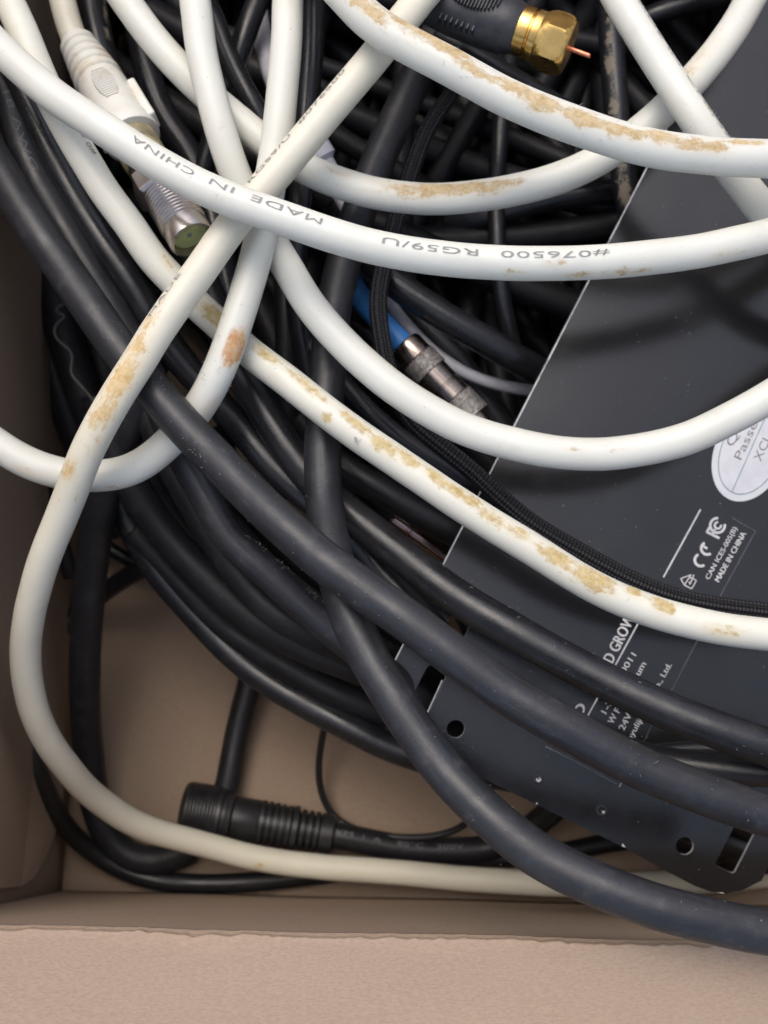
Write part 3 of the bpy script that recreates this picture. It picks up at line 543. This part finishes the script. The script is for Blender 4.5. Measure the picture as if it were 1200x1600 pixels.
# ------------------------------------------------------------------ round connector on the floor
def round_conn():
    p0, p1 = P(284, 1264, -101), P(522, 1304, -102.5); L = (p1-p0).length*1000; k = L/241.
    t = thing('round_connector', 'black round cable connector with ribbed strain relief lying on the box floor', 'connector', p0)
    pr = [(0, 5.2), (2*k, 6.4), (5*k, 6.9)]
    for i in range(9): pr += [((8+i*5.4)*k, 7.05), ((9.6+i*5.4)*k, 7.2), ((11.6+i*5.4)*k, 7.2), ((12.6+i*5.4)*k, 6.95)]
    pr += [(58*k, 7.1), (63*k, 7.0), (65*k, 6.4), (71*k, 6.3), (73*k, 6.6), (79*k, 6.4), (82*k, 5.6)]
    lathe('coupling_nut', p0, p1, pr, MCONN, t, n=72)
    lathe('body', p0, p1, [(80*k, 5.0), (82*k, 5.5), (120*k, 5.4), (124*k, 5.0)], MCONN, t)
    pr = []
    for i in range(5): pr += [((122+i*10.5)*k, 4.9), ((124+i*10.5)*k, 5.6-.06*i), ((129.5+i*10.5)*k, 5.6-.06*i), ((131*1.0+i*10.5)*k, 4.85)]
    pr += [(175*k, 5.5), (183*k, 5.5), (184*k, 4.2)]
    for i in range(3): pr += [((186+i*11)*k, 4.0), ((188+i*11)*k, 5.0), ((194+i*11)*k, 5.0), ((195.5+i*11)*k, 4.0)]
    pr += [(219*k, 4.9), (238*k, 4.9), (241*k, 4.3)]
    lathe('strain_relief', p0, p1, pr, MCONN, t)
    c = cable('cable', [(500, 1300, -102.5), (530, 1305, -102.5), (570, 1314, -103), (650, 1327, -104), (740, 1328, -104.5), (800, 1314, -104), (850, 1277, -100), (890, 1240, -94), (940, 1190, -86)], 6.6, MBD, parent=t, seed=66)
    print_on(c, 'AWM  I  A    80°C   300V', (490, 1297), (722, 1328), 8, 6, plain('pale_print', (.15, .15, .16), .6), z=-100)
round_conn()
# ------------------------------------------------------------------ black steel panel
A_, B_, C_ = P(1012, 258, -26), P(613, 1040, -34), P(1150, 1380, -40)
PN = (A_-B_).cross(C_-B_).normalized(); PN = PN if PN.z > 0 else -PN
PX = (C_-B_); PX = (PX-PN*PX.dot(PN)).normalized(); PY = PN.cross(PX)
def on_panel(px, py):
    d = ray(px, py); h = CAM+d*((B_-CAM).dot(PN)/d.dot(PN)); r = h-B_; return (r.dot(PX), r.dot(PY))
def pw(x, y, h=0.): return B_+PX*x+PY*y+PN*h
def panel():
    t = thing('steel_panel', 'glossy black steel panel with printed labels and slots under the cables', 'panel', B_)
    cu = bpy.data.curves.new('c', 'CURVE'); cu.dimensions = '2D'; cu.fill_mode = 'BOTH'; cu.extrude = .0005; cu.bevel_depth = 0
    def poly(pts):
        s = cu.splines.new('POLY'); s.points.add(len(pts)-1); s.use_cyclic_u = True
        for p, q in zip(s.points, pts): p.co = (*on_panel(*q), 0, 1)
    def circ(x, y, r, e=1.): poly([(x+r*math.cos(a*math.pi/14), y+r*e*math.sin(a*math.pi/14)) for a in range(28)])
    def rrect(cx, cy, hl, hw, rad, ang):   # hl along ang
        pts = []
        for (sx, sy, a0) in ((1, 1, 0), (-1, 1, 90), (-1, -1, 180), (1, -1, 270)):
            for q in range(5):
                a = R(a0+q*22.5); pts.append((sx*(hl-rad)+rad*math.cos(a), sy*(hw-rad)+rad*math.sin(a)))
        c_, s_ = math.cos(ang), math.sin(ang); poly([(cx+x*c_-y*s_, cy+x*s_+y*c_) for x, y in pts])
    EA = math.atan2(87, -44)
    poly([(1245, -195), (1012, 258), (905, 464), (800, 669), (720, 826), (690, 885), (659, 948), (613, 1040), (603, 1060), (640, 1110), (690, 1170), (720, 1199), (735, 1207), (800, 1238), (838, 1257), (973, 1323), (1033, 1357), (1085, 1384), (1110, 1393), (1133, 1396), (1160, 1391), (1190, 1376), (1205, 1345), (1235, 1285), (1330, 1110), (1420, 900), (1560, 560), (1700, 60)])
    rrect(712, 985, 52, 17, 6, EA); rrect(668, 1078, 38, 17, 9, EA)
    circ(1070, 1322, 14); circ(712, 1139, 14); rrect(1149, 1325, 38, 17, 6, R(117))
    ob = bpy.data.objects.new('c', cu); COL.objects.link(ob); bpy.context.view_layer.update()
    me = bpy.data.meshes.new_from_object(ob.evaluated_get(bpy.context.evaluated_depsgraph_get())); bpy.data.objects.remove(ob)
    V = [pw(v.co.x, v.co.y, v.co.z-.0005) for v in me.vertices]; F = [list(p.vertices) for p in me.polygons]; mi = [0 if abs(p.normal.z) > .5 else 1 for p in me.polygons]
    link('sheet', V, F, [MPAN, MEDGE], t, smooth=False, midx=mi)
    def flat(name, quads, mat, par=t, h=.00005):
        V = []; F = []
        for q in quads: F.append(list(range(len(V), len(V)+len(q)))); V += [pw(*on_panel(*p), h) for p in q]
        return link(name, V, F, mat, par, smooth=False)
    def line(a, b, w_):
        d = Vector((b[0]-a[0], b[1]-a[1])).normalized(); nx, ny = -d.y*w_/2, d.x*w_/2
        return [(a[0]+nx, a[1]+ny), (b[0]+nx, b[1]+ny), (b[0]-nx, b[1]-ny), (a[0]-nx, a[1]-ny)]
    def arc(cx, cy, r, a0, a1, w_, n=14):
        out = []
        for i in range(n):
            a, b = R(a0+(a1-a0)*i/n), R(a0+(a1-a0)*(i+1)/n); r1, r2 = r-w_/2, r+w_/2
            out.append([(cx+r1*math.cos(a), cy+r1*math.sin(a)), (cx+r2*math.cos(a), cy+r2*math.sin(a)), (cx+r2*math.cos(b), cy+r2*math.sin(b)), (cx+r1*math.cos(b), cy+r1*math.sin(b))])
        return out
    def txt(s, p0, p1, h, mat=MWINK, par=t, hh=.00006, bold=0.):
        v, f = text_mesh(s, 0); x0, x1 = v[:, 0].min(), v[:, 0].max(); d = Vector((p1[0]-p0[0], p1[1]-p0[1])); e = d.normalized(); up = Vector((e.y, -e.x))
        V = []
        for q in ([0] if not bold else [-bold, bold]):
            for c in v:
                a = (c[0]-x0)/(x1-x0)*d.length+q; b = c[1]/.72*h; p = (p0[0]+e.x*a+up.x*b, p0[1]+e.y*a+up.y*b); V.append(pw(*on_panel(*p), hh+(q > 0)*.00001))
        F = f if not bold else f+[[i+len(v) for i in y] for y in f]
        return link('printed_text', V, F, mat, par, smooth=False)
    flat('bare_edge_glint', [line((1244.5+(690.6-1244.5)*i/40, -193+1078.5*i/40), (1244.5+(690.6-1244.5)*(i+1)/40, -193+1078.5*(i+1)/40), rng.uniform(1.0, 2.6)) for i in range(40)]+[line((690.6-76.8*i/8, 885.5+153.5*i/8), (690.6-76.8*(i+1)/8, 885.5+153.5*(i+1)/8), rng.uniform(.9, 2.2)) for i in range(8)]+[line((691, 1063), (665, 1119), 1.4)], MEDGE)  # worn bare edge, with the sky's glint on it painted as a pale strip
    # safety label
    flat('label_rule', [line((1094.5, 796), (1036.5, 902), 2.6)], MWINK)
    txt('CAN ICES-005(B)', (1108, 906), (1152, 826), 8, bold=.25); txt('MADE IN CHINA', (1123.5, 910), (1166, 834), 9, bold=.35)
    flat('safety_mark', arc(1095, 875, 9.5, 55, 245, 4.2)+arc(1105, 857, 9.5, 55, 245, 4.2)+[line((1098, 852.5), (1105, 857.5), 3.6)], MWINK)
    flat('approval_mark', arc(1121, 821, 11.5, -10, 275, 4)+arc(1121.5, 821, 5, -10, 275, 3.4)+[line((1104, 831), (1124, 841), 4), line((1104, 832), (1109, 823.5), 4), line((1113, 835), (1117, 827), 4)], MWINK)
    flat('house_mark', [line(a, b, 1.7) for a, b in (((1080, 898), (1063.5, 904)), ((1063.5, 904), (1069, 914)), ((1069, 914), (1080, 898)), ((1069, 914), (1080.5, 920)), ((1080.5, 920), (1088, 907)), ((1088, 907), (1076, 901)), ((1084, 898), (1082, 904)), ((1082, 904), (1078, 913)))]+[[(1076, 909), (1081, 909), (1077, 914)]], MWINK)
    flat('label_edge', [line((1144, 809), (1159, 818), 1.4), line((1159, 818), (1180.5, 829.5), .9), line((1180.5, 829.5), (1125, 931.5), 1.3)], MLINE)
    # type label
    txt('D', (908, 1122), (917, 1104), 17, bold=.6); txt('D GROW', (957, 1037), (993, 966), 18, bold=.7)
    flat('label_rule', [line((1010, 950), (900, 1152), 2.3)], MWINK)
    txt('1-25', (947, 1116), (963, 1087), 10, bold=.2); txt('0011', (976, 1053), (994.5, 1024), 10, bold=.2)
    txt('W Full Spectr', (957.5, 1132), (997, 1062), 10.5, bold=.25); txt('um', (999.5, 1056), (1010, 1037.5), 10.5, bold=.25)
    txt('24V', (975, 1142), (987.5, 1117), 10.5, bold=.25); txt('uyulijing', (986, 1158), (1012, 1110), 9.5, bold=.2); txt('Co., Ltd.', (1023, 1086), (1050, 1039), 9.5, bold=.25)
    flat('label_edge', [line((1092, 996), (1049, 1079), 1.2), line((1020, 1130), (1006, 1158), 1)], MLINE)
    # oval sticker
    e = Vector((.405, -.914)); f_ = Vector((.914, .405)); C = Vector((1172, 707))
    def ell(a, b): return [tuple(C+e*(a*math.cos(k*math.pi/32))+f_*(b*math.sin(k*math.pi/32))) for k in range(64)]
    V = [pw(*on_panel(*p), .00002) for p in ell(80.5, 55.5)]+[pw(*on_panel(*p), .00014) for p in ell(80, 55)]
    F = [list(range(64, 128))]+[[i, (i+1) % 64, 64+(i+1) % 64, 64+i] for i in range(64)]
    st_ = link('oval_sticker', V, F, plain('sticker_white', (.74, .75, .77), .45, 0, .05), t, smooth=False)
    o1, o2 = ell(69.3, 46.3), ell(67.7, 44.7)
    flat('sticker_ring', [[o1[i], o1[(i+1) % 64], o2[(i+1) % 64], o2[i]] for i in range(64)]+[line((1143.5, 768), (1199, 644), 1.4)], MTEAL, st_, .00019)
    txt('Q.C', (1145.5, 699), (1167, 652), 15, MINK, st_, .00019); txt('Passed', (1157.5, 719.5), (1190, 649), 13.5, MINK, st_, .00019); txt('XCL', (1188, 722), (1206, 683), 14, MINK, st_, .00019)
    # rivets, stamped ring, lapped strip edge
    for x, y in ((841, 1216), (940, 1266)):
        p = pw(*on_panel(x, y), -.0002); lathe('rivet', p, p+PN*.001, [(0, 1.15), (.35, 1.12), (.5, .95), (.5, .75), (.1, .7), (.05, .3), (.45, .2)], MRIV, t, n=28)
    strip = [(690, 1088), (852, 1165), (890, 1186), (967, 1227), (973, 1212), (1010, 1195), (1090, 1120), (760, 960)]
    chips = [[(971, 1322), (973, 1317.5), (977.5, 1324)], [(837, 1255.5), (839, 1253.5), (840.5, 1257)], [(967, 1229), (971.5, 1220), (972.5, 1221), (968.5, 1230)], [(1118, 1394), (1131, 1396), (1130, 1394.2)], [(838, 1216), (843, 1214), (846, 1218), (842, 1222), (838, 1220)], [(940, 1268), (944, 1266), (945, 1270), (942, 1272)]]
    flat('paint_chip', chips, MEDGE); flat('scratch', [line((852, 1166), (888, 1184), 2), line((888, 1184), (964, 1225), 1.4)], plain('scratch_grey', (.16, .16, .16), .6))
panel()
# ------------------------------------------------------------------ curled edge of dark plastic, made as a lone thin wire; lint
cable('curled_plastic_edge', [(112, 470, -48), (98, 476, -46), (88, 482, -46), (94, 490, -45), (102, 494, -45), (93, 502, -45), (85, 515, -45), (88, 528, -45), (102, 541, -45), (113, 555, -45), (111, 581, -45), (126, 602, -45), (150, 632, -46), (175, 665, -48)], .62, plain('grey_plastic_edge', (.085, .082, .082), .6), 'thin grey curled edge of dark plastic in the dark beside the left wall', 'wire', seed=70, n=10, step=.0004, sm=.06)
def lint():
    V = []; F = []; rr = random.Random(5)
    def fibre(p, L, up):
        d = Vector((rr.gauss(0, 1), rr.gauss(0, 1), rr.gauss(0, .25))).normalized(); k = Vector((rr.gauss(0, 1), rr.gauss(0, 1), rr.gauss(0, .4)))*L*.5; r = rr.uniform(.000018, .000034)
        b = len(V); m = 5; sd = d.cross(Vector((0, 0, 1))).normalized()
        for i in range(m):
            u = i/(m-1)-.5; q = p+d*(L*u)+k*(u*u-.1)+up*.00006
            V.extend([q+sd*r, q-sd*r*.5+up*r, q-sd*r])
        for i in range(m-1):
            for j in range(3): F.append([b+i*3+j, b+i*3+(j+1) % 3, b+i*3+3+(j+1) % 3, b+i*3+3+j])
    def on_cable(c, px0, px1, n, spread, lo, hi):
        pq = proj(c.q); ids = [i for i in range(len(c.q)) if px0 <= pq[i, 0] <= px1 and -20 < pq[i, 1] < 1600]
        for _ in range(n):
            i = rr.choice(ids); a = rr.gauss(0, spread); nr = Vector(c.N[i]*math.cos(a)+c.B[i]*math.sin(a)); fibre(Vector(c.q[i])+nr*c.r*1.02, rr.uniform(lo, hi)*.001, nr)
    on_cable(b1, 150, 1200, 60, .7, .08, .45); on_cable(b3, 480, 1200, 46, .7, .08, .4); on_cable(b4, 500, 1200, 26, .7, .2, .7); on_cable(b6, 330, 540, 24, .5, .08, .4)
    on_cable(w6, 550, 1200, 60, 1.1, .3, 1.2); on_cable(w8, 300, 1100, 24, 1., .2, .8); on_cable(w3, 330, 380, 14, 1.3, .4, 1.4); on_cable(w7, 1090, 1140, 26, 1.2, .4, 1.3)
    for c, x, y, n in ((b1, 258, 598, 5), (b1, 302, 705, 5), (b1, 325, 733, 6), (b1, 280, 676, 3), (b1, 376, 725, 3), (b1, 1005, 1170, 3), (w3, 374, 580, 9), (b3, 572, 1040, 2), (b3, 1065, 1420, 2), (b6, 413, 838, 16), (b6, 455, 880, 14), (b6, 500, 925, 16), (w7, 1112, 165, 14)):
        pq = proj(c.q); i = int(((pq-np.array((x, y)))**2).sum(1).argmin()); off = np.array((x, y))-pq[i]
        tc = Vector(CAM)-Vector(c.q[i]); a0 = math.atan2(tc.dot(Vector(c.B[i])), tc.dot(Vector(c.N[i])))
        side = off[0]*c.B[i][0]-off[1]*c.B[i][1]; a0 += max(-1.2, min(1.2, side*.000115/c.r))
        for _ in range(n):
            j = max(0, min(len(c.q)-1, i+rr.randint(-3, 3))); a = a0+rr.gauss(0, .22); nr = Vector(c.N[j]*math.cos(a)+c.B[j]*math.sin(a)); fibre(Vector(c.q[j])+nr*c.r*1.03, rr.choice((.12, .2, .35, .9))*.001, nr)
    for _ in range(150):
        x, y = rr.uniform(640, 1200), rr.uniform(60, 1380)
        if x < 625+max(0, 1040-y)*.52: continue
        fibre(pw(*on_panel(x, y), .00002), rr.uniform(.1, .6)*.001, PN)
    o = link('lint', V, F, MLINT); o['kind'] = 'stuff'; o['label'] = 'pale lint and short fibres clinging to the cables and the panel'
lint()
